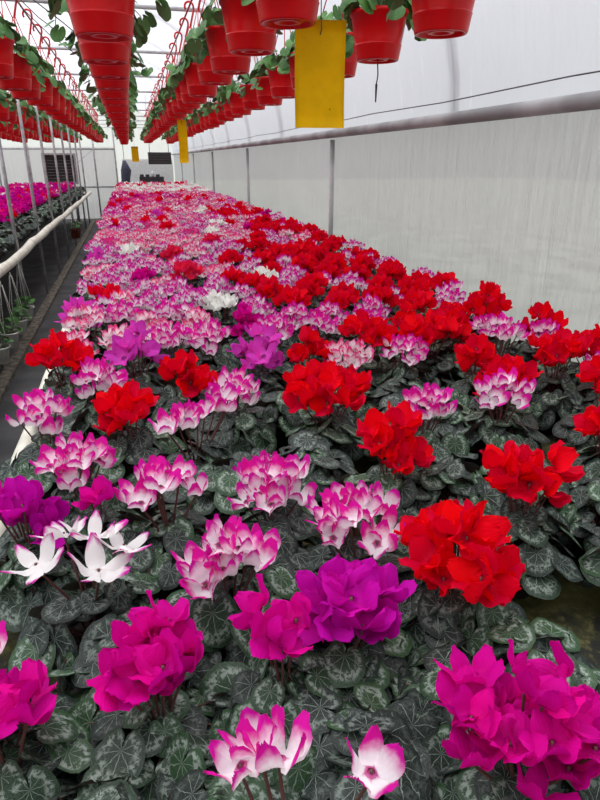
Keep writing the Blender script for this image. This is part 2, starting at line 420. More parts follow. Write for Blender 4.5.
for k in range(10):
    y = 3.7 + 1.65 * k
    g = Geo(); tube(g, [(-1.215, y, 0), (-1.215, y, 2.86)], .019, 8)
    tag(link('bench_post', g.mesh('bench_post', M['galv'])), 'slim grey upright tube standing at the edge of the side bench, %s along the aisle' % ordinal(k + 1), 'post', 'posts along the side bench')
g = Geo(); box(g, -1.20, -1.10, .5, 19.6, 0, .045)
tag(link('kerb_strip', g.mesh('kerb_strip', M['kerb'], False)), 'narrow worn concrete kerb along the foot of the side bench', 'kerb', None, 'structure')

# ---------------------------------------------------------------- cyclamen pieces
def petal(L, W, flare, twist, frill, q, nu, nv, cup=.25):
    """petal grid reflexed upwards; returns v, d (nv along, nu across), in the frame out=+x, up=+z"""
    end = R(90 - flare * 80 + q.uniform(-9, 9)); st = R(-35)
    T = np.linspace(0, 1, nv); pts = []; p = np.array([.004, 0.]); ds = L / (nv - 1)
    curl = q.uniform(-.1, .45)
    ph = q.uniform(0, 6.3); fq = q.uniform(2.2, 3.4)
    angs = []
    for k, t in enumerate(T):
        a = st + (end - st) * min(1, (t / .28)) ** .8 - curl * max(0, t - .55) * 1.6
        angs.append(a); pts.append(p.copy()); p = p + ds * np.array([math.cos(a), math.sin(a)])
    v = []; d = []
    for k, t in enumerate(T):
        w = W * max(.12, (math.sin(PI * min(1, t ** .85 * .93 + .035))) ** .75) * .5
        if t > .98: w = W * .14
        a = angs[k]; nrm = np.array([-math.sin(a), math.cos(a)])
        tw = twist * t
        for i in range(nu):
            s = -1 + 2 * i / (nu - 1)
            off = -cup * w * (s * s) * (1 - .3 * t) + frill * (abs(s) ** 1.5 * .8 + .35 * t) * t * math.sin(fq * 2 * (t * 2 + s * 1.6) + ph)
            ly = s * w * math.cos(tw); ln = off + s * w * math.sin(tw)
            ext = frill * .5 * math.sin(9 * s + ph) * (t > .9)
            x = pts[k][0] + nrm[0] * ln + ext * math.cos(a); z = pts[k][1] + nrm[1] * ln + ext * math.sin(a)
            v.append((x, ly, z)); d.append((t, 0, abs(s), s * .5 + .5))
    return np.array(v), np.array(d)

KINDS = {  # L, W, flare, twist, frill, flowers, spread, height
    'red':      (.058, .052, (.34), .30, .0045, 8, .062, .315),
    'coral':    (.054, .046, .40, .35, .0040, 9, .070, .315),
    'magenta':  (.043, .036, .42, .35, .0025, 12, .060, .305),
    'purple':   (.046, .039, .42, .35, .0025, 11, .062, .305),
    'violet':   (.056, .040, .42, .30, .0025, 8, .062, .325),
    'bicolour': (.048, .029, .27, .45, .0020, 12, .068, .305),
    'pale':     (.060, .028, .72, .35, .0015, 7, .070, .305),
    'pink':     (.047, .031, .32, .40, .0025, 12, .072, .305),
    'rose':     (.046, .034, .40, .30, .0030, 12, .075, .305),
    'white':    (.048, .034, .36, .30, .0025, 11, .070, .315),
}
def flower_geo(kind, seed, nu, nv):
    L, W, fl, tw, fr = KINDS[kind][:5]; q = random.Random(seed * 31 + len(kind)); g = Geo()
    for k in range(5):
        v, d = petal(L * q.uniform(.88, 1.1), W * q.uniform(.85, 1.12), min(1.05, fl * q.uniform(.6, 1.35)), tw * q.uniform(.4, 1.6), fr, q, nu, nv)
        a = 2 * PI * k / 5 + q.uniform(-.2, .2); c, s = math.cos(a), math.sin(a)
        v = np.stack([v[:, 0] * c - v[:, 1] * s, v[:, 0] * s + v[:, 1] * c, v[:, 2]], 1)
        d[:, 1] = q.random()
        f = grid_faces(nv, nu)
        g.add(v, [f], d)
    if nv > 4:
        n = len(g.v); lathe(g, [(.0065, -.001), (.0075, -.004), (.006, -.006), (.004, -.003), (.0, -.001)], 10)
        g.d[-1][:, 0] = .02; g.d[-1][:, 1] = .5
    return g
FL = {}   # hi, mid, far meshes per kind
for kd in KINDS:
    FL[kd] = dict(hi=[flower_geo(kd, k, 7, 9) for k in range(5)], mid=[flower_geo(kd, 20 + k, 4, 6) for k in range(4)], far=[flower_geo(kd, 40 + k, 3, 5) for k in range(3)])
FLM = {kd: [x.mesh(kd + '_flower', M[kd]) for x in FL[kd]['hi']] for kd in KINDS}

def leaf_geo(q, rings, n, notch=.16):
    """heart-shaped blade, petiole joint at the origin, tip along +y, unit length"""
    cup = q.uniform(-.16, .2); fold = q.uniform(-.1, .2); wv = q.uniform(.0, .05); ph = q.uniform(0, 6); asp = q.uniform(.9, 1.12)
    v = [(0, 0, 0)]; d = [(0, 0, .5, .5)]
    for k in range(1, rings + 1):
        f = k / rings
        for i in range(n):
            a = -PI + .10 + (2 * PI - .20) * i / (n - 1)
            b = abs(a) / PI
            r = 1 - .36 * min(1, b / .55) ** 1.3 if b < .55 else .64 - .06 * (b - .55) / .45
            if b > .9: r *= 1 - (1 - notch / .58) * ((b - .9) / .07) * .5
            r *= 1 + wv * math.sin(9 * a + ph) * .5
            x = r * f * math.sin(a) * asp; y = r * f * math.cos(a)
            rr = x * x + y * y
            z = -cup * rr + fold * abs(x) * .6 + wv * f * f * math.sin(5 * a + ph)
            v.append((x, y, z)); d.append((f, 0, x * .5 + .5, y * .5 + .5))
    tri = np.array([[0, 1 + i + 1, 1 + i] for i in range(n - 1)])
    quads = np.array([[1 + (k - 1) * n + i, 1 + (k - 1) * n + i + 1, 1 + k * n + i + 1, 1 + k * n + i] for k in range(1, rings) for i in range(n - 1)]).reshape(-1, 4)
    fs = [tri[:, ::1]] + ([quads] if len(quads) else [])
    g = Geo(); g.add(v, fs, d); return g
qq = random.Random(5)
LEAF = dict(hi=[leaf_geo(qq, 5, 21) for _ in range(8)], mid=[leaf_geo(qq, 2, 13) for _ in range(5)], far=[leaf_geo(qq, 1, 8) for _ in range(3)])

def leaf_matrix(pos, az, tilt, roll, size):
    # blade +y to direction az (horizontal), tipped down by tilt
    return Matrix.Translation(pos) @ Matrix.Rotation(az - PI / 2, 4, 'Z') @ Matrix.Rotation(-tilt, 4, 'X') @ Matrix.Rotation(roll, 4, 'Y') @ Matrix.Scale(size, 4)

def foliage_geo(seed, res, n, Rf=.125, stalks=True, size=(.034, .054), h0=.125):
    q = random.Random(seed); g = Geo(); pl = []
    tries = 0
    while len(pl) < n and tries < 900:
        tries += 1
        r = Rf * math.sqrt(q.random()); a = q.uniform(0, 2 * PI); p = (r * math.cos(a), r * math.sin(a))
        if min([math.hypot(p[0] - o[0], p[1] - o[1]) for o in pl] + [9]) < .024 * (Rf / .135): continue
        pl.append(p)
    for (x, y) in pl:
        r = math.hypot(x, y) / Rf; a = math.atan2(y, x)
        z = h0 + .075 * (1 - r * r) + q.uniform(-.035, .02)
        s = q.uniform(*size) * (1.05 if r > .5 else .85)
        az = a + q.gauss(0, .5); tilt = R(8 + 34 * r) + q.gauss(0, .28)
        p = Vector((x, y, z)) - Vector((math.cos(az), math.sin(az), 0)) * s * .35
        tint = q.random()
        g.put(q.choice(LEAF[res]), leaf_matrix(p, az, tilt, q.gauss(0, .25), s), tint, 0)
        if stalks:
            b = Vector((q.uniform(-.015, .015), q.uniform(-.015, .015), .095))
            tube(g, [b, b.lerp(p, .6) + Vector((0, 0, .018)), p - Vector((0, 0, .001))], .0014, 4, 1, False)
    return g
FOL_HI = [foliage_geo(100 + k, 'hi', 36, size=(.035, .061)).mesh('foliage', [M['leaf'], M['stalk']]) for k in range(9)]
FOL_MID = [foliage_geo(200 + k, 'mid', 34, stalks=False).mesh('foliage', [M['leaf'], M['stalk']]) for k in range(6)]

def pot_geo(r0, r1, h, n=24):
    g = Geo(); lathe(g, [(0, 0), (r0, 0), (r1, h * .86), (r1 + .005, h * .86), (r1 + .005, h), (r1 - .002, h), (r1 - .004, h * .9)], n); return g
POT_ME = pot_geo(.045, .062, .105).mesh('pot', M['nursery'])
g = Geo(); lathe(g, [(.059, .093), (.03, .098), (0, .1)], 20); SOIL_ME = g.mesh('soil', M['soil'])

def spots(q, n, spread):
    out = []; md = spread * 1.5 / math.sqrt(n); tries = 0
    while len(out) < n:
        tries += 1
        r = spread * math.sqrt(q.random()); a = q.uniform(0, 2 * PI); p = (r * math.cos(a), r * math.sin(a) )
        if min([math.hypot(p[0] - o[0], p[1] - o[1]) for o in out] + [9]) < md * max(.3, 1 - tries / 400): continue
        out.append(p)
    return out
def bloom_frames(q, kind, n=None, spread=None, height=None):
    L, W, fl, tw, fr, n0, s0, h0 = KINDS[kind]; n = n or n0; spread = spread or s0; height = height or h0
    res = []; squash = q.uniform(.72, 1); ax = q.uniform(0, PI); ca, sa = math.cos(ax), math.sin(ax)
    for (u, v) in (spots(q, n, spread) if isinstance(n, int) else n):
        if isinstance(n, int):
            r = math.hypot(u, v) / spread; v *= squash; x, y = u * ca - v * sa, u * sa + v * ca
            z = height - .028 - .035 * r * r + q.uniform(-.034, .024) * (1.3 if kind in ('red', 'magenta', 'purple', 'violet') else .8)
        else: r = .6; x, y = u, v; z = height - .02 + q.uniform(-.012, .012)
        a = math.atan2(y, x) + q.gauss(0, .6); tl = abs(q.gauss(.15, .2)) + .3 * r * q.random()
        if kind in ('magenta', 'purple'): tl = q.random() * 1.15; a = q.uniform(0, 2 * PI)
        elif kind in ('red', 'violet', 'coral'): tl += q.random() ** 2 * .8
        res.append((Vector((x, y, z)), Euler((q.gauss(0, .15), tl, a)), q.uniform(.88, 1.1)))
    return res
def stalk_pts(p, q):
    b = Vector((p.x * .12, p.y * .12, .10))
    m = b.lerp(p, .55); m.x -= p.x * .12; m.y -= p.y * .12
    return [b, m, p - Vector((0, 0, .012)), p + Vector((0, 0, .002))]

BLOOM = {}
def bloom_mesh(kind, k):
    """all flowers of one middle-distance plant as one part"""
    if (kind, k) not in BLOOM:
        q = random.Random(k * 97 + len(kind)); g = Geo()
        for (p, e, s) in bloom_frames(q, kind):
            g.put(q.choice(FL[kind]['mid']), Matrix.LocRotScale(p, e, Vector((s, s, s))), None, 0)
            tube(g, [(p.x * .2, p.y * .2, .1), tuple(p)], .0018, 4, 1, False)
        BLOOM[(kind, k)] = g.mesh('flowers', [M[kind], M['stalk']])
    return BLOOM[(kind, k)]

def plant(kind, x, y, label, group, tier, q, n=None, spread=None, height=None, fscale=1., rz=None):
    z = BZ; rz = q.uniform(0, 2 * PI) if rz is None else rz
    t = thing('potted_cyclamen', label, 'cyclamen', (x, y, z), rz, group)
    link('pot', POT_ME, t); link('soil', SOIL_ME, t)
    if tier == 'A':
        link('foliage', q.choice(FOL_HI), t, (0, 0, 0), (0, 0, q.uniform(0, 6.28)), fscale)
        if kind:
            big = 1.1 if kind in ('bicolour', 'violet', 'purple') else 1.03
            for (p, e, s) in bloom_frames(q, kind, n, spread * 1.1 if spread else None, height + .012 if height else None):
                s *= big
                fo = link('flower', q.choice(FLM[kind]), t, p, e, s)
                g = Geo(); Mi = Matrix.LocRotScale(p, e, Vector((s, s, s))).inverted()
                tube(g, [Mi @ w for w in stalk_pts(p, q)], [.0026, .0022, .0019, .0022], 5)
                link('stalk', g.mesh('stalk', M['stalk'], attr=False), fo)
    else:
        link('foliage', q.choice(FOL_MID), t, (0, 0, 0), (0, 0, q.uniform(0, 6.28)))
        if kind: link('flowers', bloom_mesh(kind, q.randrange(4)), t, (0, 0, 0), None, q.uniform(.92, 1.06))
    return t

# ---------------------------------------------------------------- plants set out by hand (bench metres): kind, x, y, flowers, spread, height, label
near = [
 ('magenta', -.03, .66, 13, .056, .305, 'bright magenta cyclamen with a full round head, in front of the star-like white blooms'),
 ('magenta', -.225, .63, 6, .05, .30, 'magenta cyclamen at the front corner by the bench rail'),
 ('bicolour', -.27, .70, 3, .03, .30, 'few pink and white blooms behind the magenta ones at the front rail corner'),
 ('magenta', .405, .44, 24, .082, .315, 'biggest magenta cyclamen, its head filling the front corner away from the rail'),
 ('bicolour', .10, .40, [(-.02, .075), (-.045, .055), (-.005, .045), (.085, .005)], .06, .31, 'big white-throated pink blooms at the very front edge of the bench'),
 ('magenta', .15, .66, [(-.03, .04), (.02, .0), (-.02, -.01), (-.01, -.04)], .055, .285, 'sparse magenta cyclamen with a few low blooms beside the deep purple one'),
 ('purple', .27, .71, 12, .064, .31, 'deep purple-magenta cyclamen beside the biggest red one'),
 ('red', .49, .765, 14, .088, .325, 'largest bright red cyclamen, in front of every other red one'),
 ('bicolour', .10, .86, 12, .062, .305, 'white and magenta cyclamen between the star-like white and the deep purple blooms'),
 ('pale', -.14, .92, [(-.07, -.02), (-.03, .04), (.02, .02), (.07, -.01), (.03, -.06)], .06, .30, 'star-like white blooms with magenta tips standing on bare stalks'),
 ('purple', -.26, 1.10, 9, .055, .305, 'purple-magenta cyclamen at the rail behind the star-like white blooms'),
 ('bicolour', .01, 1.12, 8, .068, .31, 'open white and magenta blooms behind the star-like white ones'),
 ('magenta', -.13, 1.16, 2, .02, .31, 'two lone magenta blooms among the pink and white ones near the rail'),
 ('bicolour', .23, 1.10, 13, .058, .30, 'dense magenta and white cyclamen mid-bench behind a dark leaf gap'),
 ('bicolour', .36, .91, 11, .062, .31, 'white and magenta cyclamen just behind the deep purple one, beside the biggest red'),
 ('red', .75, .95, 9, .062, .325, 'red cyclamen on tall stalks, between the biggest red one and the wall'),
 ('red', .54, 1.19, 8, .06, .32, 'red cyclamen directly behind the biggest red one, beside a pink and white one'),
 ('bicolour', .72, 1.38, 11, .06, .31, 'pink and white cyclamen between the two-lobed red one and the wall side'),
 ('red', .50, 1.545, 14, .09, .32, 'wide two-lobed red cyclamen in the middle of the bench'),
 ('bicolour', .10, 1.43, [(-.07, -.03), (-.045, .0), (-.02, -.02), (.01, .01), (.03, .03), (.06, .06), (.085, .05), (.10, .09)], .085, .295, 'loose low row of pink and white blooms in front of the lilac-violet ones'),
 ('bicolour', -.18, 1.30, 13, .065, .305, 'dense pink and white cyclamen near the rail behind the purple-magenta one'),
 ('bicolour', -.285, 1.60, 10, .055, .31, 'pink and white cyclamen leaning over the rail'),
 ('red', -.065, 1.56, 6, .048, .305, 'small red cyclamen framed by pink and white ones on the aisle side'),
 ('bicolour', -.15, 1.86, 12, .06, .305, 'pink and white cyclamen between two small red ones near the rail'),
 ('red', -.28, 2.05, 8, .06, .33, 'red cyclamen leaning out over the aisle, first red one along the rail'),
 ('violet', -.04, 2.10, 8, .068, .33, 'lilac-violet cyclamen beside the first red one at the rail'),
 ('red', .12, 1.85, 7, .056, .32, 'red cyclamen between the two lilac-violet ones'),
 ('violet', .39, 2.02, 9, .07, .33, 'lilac-violet cyclamen behind the wide two-lobed red one'),
 ('bicolour', .24, 1.68, 9, .055, .295, 'pink and white cyclamen in front of the lilac-violet one mid-bench'),
 ('red', .58, 2.03, 6, .05, .31, 'small red cyclamen on the wall side of the mid-bench lilac-violet one'),
 ('bicolour', .23, 2.24, 12, .065, .305, 'magenta and white cyclamen behind and between the two lilac-violet ones'),
 ('pink', -.24, 2.60, 13, .07, .32, 'pale pink and white cyclamen at the rail above the aisle'),
 ('red', 1.05, 2.02, 11, .075, .33, 'large red cyclamen before the plastic wall, beside a smaller red one'),
 ('red', .82, 2.08, 9, .07, .32, 'red cyclamen on the aisle side of the large red one by the wall'),
 ('red', 1.46, 2.32, 8, .075, .36, 'tall red cyclamen standing out against the plastic wall'),
 ('bicolour', 1.28, 1.90, 9, .06, .34, 'pink and white cyclamen on tall stalks against the plastic wall'),
 ('red', 1.09, 1.74, 7, .05, .32, 'red cyclamen in front of the tall pink and white one by the wall'),
 ('bicolour', 1.00, 1.43, 9, .06, .31, 'pink and white cyclamen on long stalks among leafy pots by the wall'),
 ('red', 1.36, 1.67, 8, .07, .34, 'red cyclamen close to the wall, beside long-stalked pink and white blooms'),
 ('red', 1.30, 1.36, 6, .055, .33, 'red cyclamen by the wall behind the bloomless leafy pots'),
 ('red', 1.12, 1.13, 5, .045, .33, 'few red blooms by the wall above the mossy gap'),
 ('bicolour', 1.26, 2.84, 10, .055, .32, 'pink and white cyclamen ringed by red ones close to the wall'),
 ('white', .36, 2.84, 9, .06, .31, 'white cyclamen in the middle of the bench, first of the pure white ones'),
 ('white', -.05, 4.72, 10, .08, .32, 'white cyclamen near the rail half way along the bench'),
 ('coral', .24, 4.60, 12, .09, .32, 'coral red cyclamen beside the white one half way along'),
 ('coral', .27, 3.60, 9, .07, .31, 'coral red cyclamen mid-bench in front of the white one half way along'),
 ('red', .64, 3.01, 8, .065, .31, 'red cyclamen on the wall side of the first pure white one'),
 ('red', -.19, 3.23, 9, .07, .32, 'red cyclamen at the rail, second red one along the rail'),
 (None, .95, .80, 0, 0, 0, 'leafy cyclamen without blooms beside the mossy gap on the wall side'),
 (None, .90, 1.14, 0, 0, 0, 'leafy bloomless cyclamen behind the mossy gap'),
 (None, .22, .55, 0, 0, 0, 'bloomless cyclamen with marbled leaves, front row between two magenta heads'),
 (None, .05, .50, 0, 0, 0, 'bloomless leafy cyclamen in front of the round magenta head'),
 (None, -.12, .50, 0, 0, 0, 'bloomless cyclamen with greener leaves in the front corner by the rail'),
 (None, .55, .62, 0, 0, 0, 'low dark cyclamen leaves in front of the biggest red one'),
 (None, -.05, .80, 0, 0, 0, 'dark cyclamen leaves between the star-like white and round magenta heads'),
]
zone_col = {'red': 'red', 'magenta': 'magenta', 'purple': 'purple', 'violet': 'lilac-violet', 'bicolour': 'pink and white', 'pale': 'pale white', 'pink': 'soft pink', 'rose': 'rose pink', 'coral': 'coral red', 'white': 'white'}
def pick(q, w):
    s = sum(w.values()); r = q.random() * s
    for k, v in w.items():
        r -= v
        if r <= 0: return k
    return k
def zone(x, y, q):
    if y < 5.0:
        if x > .9: return pick(q, dict(red=6.2, bicolour=3.2))
        if x > .5: return pick(q, dict(red=3.2, bicolour=4.5, pink=1, white=.3))
        return pick(q, dict(bicolour=6, pink=2.6, red=.25, magenta=.5, violet=.35, white=.2))
    if y < 9:
        if x > .95: return pick(q, dict(red=3.6, bicolour=2.4, pink=2.4, magenta=.4))
        return pick(q, dict(bicolour=3, pink=6, red=.3, coral=.6, rose=.6, white=.5, violet=.15))
    if y < 13.5:
        if x > .9: return pick(q, dict(bicolour=2.5, pink=5, red=.8))
        return pick(q, dict(rose=4.6, magenta=1.0, pink=3.2, red=.55, bicolour=1.2, white=.2))
    if y < 16.8: return pick(q, dict(white=6, pink=3, rose=.4))
    return pick(q, dict(rose=2.5, pink=2.5, red=1.2, white=2))

q = random.Random(11)
plants = []                                            # (distance, kind, x, y, row, col, label, tier hint, extra)
for e in near:
    plants.append(dict(kind=e[0], x=e[1], y=e[2], n=e[3], spread=e[4], height=e[5], label=e[6], hand=True))
taken = [(p['x'], p['y']) for p in plants]
ROW = .195
row = 0
y = .58
while y < 19.0:
    row += 1; off = (.1 if row % 2 else 0); col = 0
    for j in range(11):
        x = -.29 + .2 * j + off
        if x > 1.66: break
        col += 1
        px, py = x + q.uniform(-.025, .025), y + q.uniform(-.025, .025)
        if min(math.hypot(px - a, py - b) for a, b in taken) < (.15 if py > 1.9 else .125): continue
        if math.hypot(px - .76, py - .74) < .15 or math.hypot(px - .24, py - .40) < .12: continue
        kind = zone(px, py, q)
        if py < 1.9: kind = None if q.random() < .6 or py < 1.3 else kind
        if py < 1.9 and (px < .9): kind = None
        plants.append(dict(kind=kind, x=px, y=py, row=row, col=col, hand=False))
        taken.append((px, py))
    y += ROW
for p in plants: p['d'] = math.hypot(p['x'], p['y']); p['side'] = False
side = []
row = 0; y = 3.4
while y < 19.1:
    row += 1
    for j in range(9):
        x = -1.36 - .2 * j + q.uniform(-.02, .02); yy = y + q.uniform(-.03, .03)
        kind = None if j == 0 else pick(q, dict(magenta=5.5, purple=2, rose=1.4, pink=.8, white=.5, red=.5))
        px, py, _ = pix(x, yy, 1.05)
        if px < -60: continue
        side.append(dict(kind=kind, x=x, y=yy, row=row, col=j + 1, d=math.hypot(x, yy), side=True, hand=False))
    y += .2
plants.sort(key=lambda p: p['d'])
allp = sorted(plants + side, key=lambda p: p['d'])
single, rest = allp[:300], allp[300:]
for p in plants: p['row'] = 1 + int((p['y'] - .40) / .195)
for r_ in set(p['row'] for p in plants):
    for c_, p in enumerate(sorted((p for p in plants if p['row'] == r_), key=lambda p: p['x'])): p['col'] = c_ + 1
for p in single:
    tier = 'A' if p['d'] < 2.75 else 'B'
    kind = p['kind']; c = zone_col.get(kind, '')
    head = ('%s cyclamen' % c) if kind else 'bloomless leafy cyclamen'
    if p['hand']: lab = p['label']
    elif p['side']: lab = '%s on the side bench, %s from its white rail, %s row' % (head, ordinal(p['col']), ordinal(p['row']))
    else: lab = '%s on the flower bench, %s from the rail in the %s row' % (head, ordinal(p['col']), ordinal(p['row']))
    rz = rnd.uniform(0, 6.28)
    grp = 'potted cyclamens on the main bench' if not p['side'] else 'potted cyclamens on the side bench'
    plant(kind, p['x'], p['y'], lab, grp, tier, q, p.get('n'), p.get('spread'), p.get('height'), 1., 0. if isinstance(p.get('n'), list) else rz)
# the remaining, farther pots as one mass
mats = list(KINDS); g = Geo()
FPL = {}
def far_plant(kind, k):
    if (kind, k) not in FPL:
        qf = random.Random(k * 13 + 5); h = Geo()
        f = foliage_geo(500 + k, 'far', 12 if kind else 20, stalks=False, size=(.045, .065)); h.put(f, None, None, len(mats))
        if kind:
            for (p, e, s) in bloom_frames(qf, kind, max(7, KINDS[kind][5] - 3)):
                s *= 1.12; h.put(qf.choice(FL[kind]['far']), Matrix.LocRotScale(p, e, Vector((s, s, s))), None, mats.index(kind))
        lathe(h, [(.045, 0), (.062, .1), (.03, .1)], 8, len(mats) + 1)
        FPL[(kind, k)] = h
    return FPL[(kind, k)]
for p in rest:
    h = far_plant(p['kind'], q.randrange(4)); s = q.uniform(.94, 1.08)
    g.put(h, Matrix.Translation((p['x'], p['y'], BZ)) @ Matrix.Rotation(q.uniform(0, 6.28), 4, 'Z') @ Matrix.Scale(s, 4))
o = link('cyclamens', g.mesh('cyclamens', [M[k] for k in mats] + [M['leaf'], M['nursery']]))
tag(o, 'mass of pink, magenta, white and red cyclamens filling the far rows of both benches', 'cyclamens', 'far cyclamens', 'stuff')

# ---------------------------------------------------------------- red hanging pots
PZ, PH = 2.15, .205
def red_pot_geo():
    g = Geo()
    lathe(g, [(.0, .012), (.03, .012), (.034, .004), (.05, .004), (.054, .014), (.085, .014), (.09, .0), (.1, .0), (.103, .006), (.113, .062), (.1145, .064), (.112, .066), (.112, .070), (.132, PH - .02), (.139, PH - .018), (.141, PH), (.133, PH), (.130, PH - .02), (.118, PH - .05)], 40)
    return g
RP = red_pot_geo().mesh('pot_shell', M['redplastic'])
g = Geo(); lathe(g, [(.124, PH - .035), (.06, PH - .02), (0, PH - .015)], 20); RS = g.mesh('soil', M['soil'])
RAILZ = 2.86
def hanger_geo():
    g = Geo(); apex = .56; top = RAILZ - PZ
    for k in range(3):
        a = 2 * PI * k / 3 + .5
        tube(g, [(.138 * math.cos(a), .138 * math.sin(a), PH - .012), (.06 * math.cos(a), .06 * math.sin(a), PH + .22), (.008 * math.cos(a), .008 * math.sin(a), apex)], .0035, 5)
    pts = [(0, 0, apex - .01), (0, 0, apex + .05), (-.012, 0, apex + .075)]
    rr = .036; cz = top - .012
    pts = [(0, 0, apex - .01), (.01, 0, apex + .03), (rr, 0, cz - .02)] + [(rr * math.cos(t), 0, cz + rr * math.sin(t)) for t in np.linspace(0, PI * 1.2, 12)]
    tube(g, pts, .0085, 8); return g
HG = hanger_geo().mesh('hanger', M['redhanger'])
def trailing(seed, res, n):
    q = random.Random(seed); g = Geo()
    for k in range(n):
        a = q.uniform(0, 2 * PI); r = .15 * math.sqrt(q.uniform(.15, 1.15)); hang = max(0, r - .12)
        z = PH + .055 - hang * 1.3 + q.uniform(-.035, .055); s = q.uniform(.045, .075)
        p = Vector((r * math.cos(a), r * math.sin(a), z))
        g.put(q.choice(LEAF[res]), leaf_matrix(p, a + q.gauss(0, .6), R(15 + 45 * r / .17) + q.gauss(0, .3), q.gauss(0, .4), s), q.random(), 0)
        b = Vector((p.x * .2, p.y * .2, PH - .02)); tube(g, [b, b.lerp(p, .5) + Vector((0, 0, .04)), p], .0018, 4, 1, False)
    for k in range(3):                                  # shoots hanging over the rim
        a = q.uniform(0, 2 * PI); d = Vector((math.cos(a), math.sin(a), 0)); pts = [d * .05 + Vector((0, 0, PH)), d * .13 + Vector((0, 0, PH + .05)), d * .19 + Vector((0, 0, PH + .0)), d * .205 + Vector((0, 0, PH - .09))]
        tube(g, pts, .0022, 4, 1, False)
        for w in range(4):
            p = pts[2].lerp(pts[3], w / 3) + Vector((q.uniform(-.03, .03), q.uniform(-.03, .03), 0))
            g.put(q.choice(LEAF[res]), leaf_matrix(p, a + q.gauss(0, .9), R(50) + q.gauss(0, .3), q.gauss(0, .4), q.uniform(.04, .062)), q.random(), 0)
    return g
TR_HI = [trailing(60 + k, 'hi', 34).mesh('trailing_leaves', [M['ivy'], M['gstalk']]) for k in range(5)]
TR_MID = [trailing(80 + k, 'mid', 24).mesh('trailing_leaves', [M['ivy'], M['gstalk']]) for k in range(4)]
rows = [(1.23, 'row next to the plastic wall'), (.60, 'second row from the plastic wall'), (-.05, 'middle row straight overhead'),
        (-.72, 'row over the aisle'), (-1.40, 'row over the edge of the side bench'), (-2.07, 'second row over the side bench'), (-2.72, 'third row over the side bench')]
for (x, nm) in rows:
    g = Geo(); rz_ = RAILZ - (.03 if x == -.05 else 0); tube(g, [(x, Y0 + .1, rz_), (x, 19.9, rz_)], .008, 8)
    tag(link('hanging_rail', g.mesh('hanging_rail', M['redhanger'])), 'thin red overhead tube carrying the %s' % nm.replace(' straight overhead', ''), 'rail', 'overhead rails')
    k = 0; y = 1.80 if x != -.05 else 1.98
    while y < 19.6:
        px, py, d = pix(x, y, PZ + .2)
        if -30 < px < 640 and pix(x, y, PZ)[1] > 3:
            k += 1
            hi = d < 5
            t = thing('hanging_pot', 'red leafy hanging pot, %s in the %s' % (ordinal(k), nm), 'hanging pot', (x + rnd.uniform(-.012, .012), y + rnd.uniform(-.03, .03), PZ + rnd.uniform(-.01, .01) - (.03 if x == -.05 else 0)), rnd.uniform(-.25, .25), 'red hanging pots')
            rz = rnd.uniform(0, 6.28)
            link('pot_shell', RP, t); link('soil', RS, t); link('hanger', HG, t)
            link('trailing_leaves', rnd.choice(TR_HI if hi else TR_MID), t, (0, 0, 0), (0, 0, rz))
            if x == 1.23 and abs(y - 3.1) < .1:
                g = Geo(); tube(g, [(.0, 0, .02), (.004, -.006, -.06), (.0, 0, -.1)], .003, 6); tube(g, [(0, 0, -.1), (.0, 0, -.18)], [.006, .003], 6)
                link('drip_stake', g.mesh('drip_stake', M['drip']), t)
            if x == -.05 and 2 < y < 6.5:
                g = Geo(); pts = [Vector((-.10, .0, PH + .03)), Vector((-.25, .05, PH + .16)), Vector((-.45, .06, PH + .3)), Vector((-.62, 0, .655))]
                tube(g, pts, .0035, 5); link('drip_tube', g.mesh('drip_tube', M['drip']), t)
        y += .65
g = Geo(); tube(g, [(-.69, Y0 + .1, PZ + .655), (-.69, 12, PZ + .655)], .005, 6)
tag(link('drip_line', g.mesh('drip_line', M['drip'])), 'black watering line running under the roof over the aisle', 'hose')

# ---------------------------------------------------------------- yellow sticky traps
def trap(x, y, z, w, h, rz, wire_top, label, specks):
    t = thing('sticky_trap', label, 'insect trap', (x, y, z), rz, 'yellow sticky traps')
    n = 9; v = []
    for side_ in (0, 1):
        for i in range(n):
            for j in range(n):
                a = -.5 + i / (n - 1); b = j / (n - 1)
                v.append((a * w, .02 * math.cos(a * PI) * .5 + .012 * math.sin(b * 3) + side_ * .0012, -h * b))
    f = grid_faces(n, n); g = Geo(); g.add(v, [f, f[:, ::-1] + n * n])
    e = []
    ring = [i * n for i in range(n)] + [(n - 1) * n + j for j in range(1, n)] + [i * n + n - 1 for i in range(n - 2, -1, -1)] + [j for j in range(n - 2, 0, -1)]
    for a, b in zip(ring, ring[1:] + ring[:1]): e.append((a, b, b + n * n, a + n * n))
    g.f[0].append(np.array(e)); link('card', g.mesh('card', M['trap']), t)
    g = Geo()
    for (a, b, r) in specks:
        p = Vector((a * w, .02 * math.cos(a * PI) * .5 + .012 * math.sin(b * 3) - .0012, -h * b))
        tube(g, [p, p + Vector((r, 0, r * .7))], r * .5, 5)
    if specks: link('insect', g.mesh('insect', M['speck']), t)
    g = Geo(); tube(g, [(0, .012, -.05), (.002, -.004, -.035), (0, .0, .01), (0, .006, wire_top - z)], .0022, 5)
    link('wire_hook', g.mesh('wire_hook', M['wire']), t)
q3 = random.Random(3)
sp = [(.2, .82, .004)] + [(q3.uniform(-.45, .45), q3.uniform(.1, .95), .0012) for _ in range(26)]
g = Geo(); tube(g, [(.775, -.5, 2.86), (.775, 8.4, 2.86)], .003, 5)
tag(link('trap_wire', g.mesh('trap_wire', M['wire'])), 'thin wire under the roof holding the large yellow card', 'wire')
trap(.777, 2.60, 2.208, .205, .385, R(-4), 2.86, 'large yellow sticky card hanging between the red pots, biggest of three', sp)
trap(.58, 7.0, 2.09, .10, .42, R(-25), 2.86, 'narrow yellow sticky card hanging half way along the wall side rows', [])
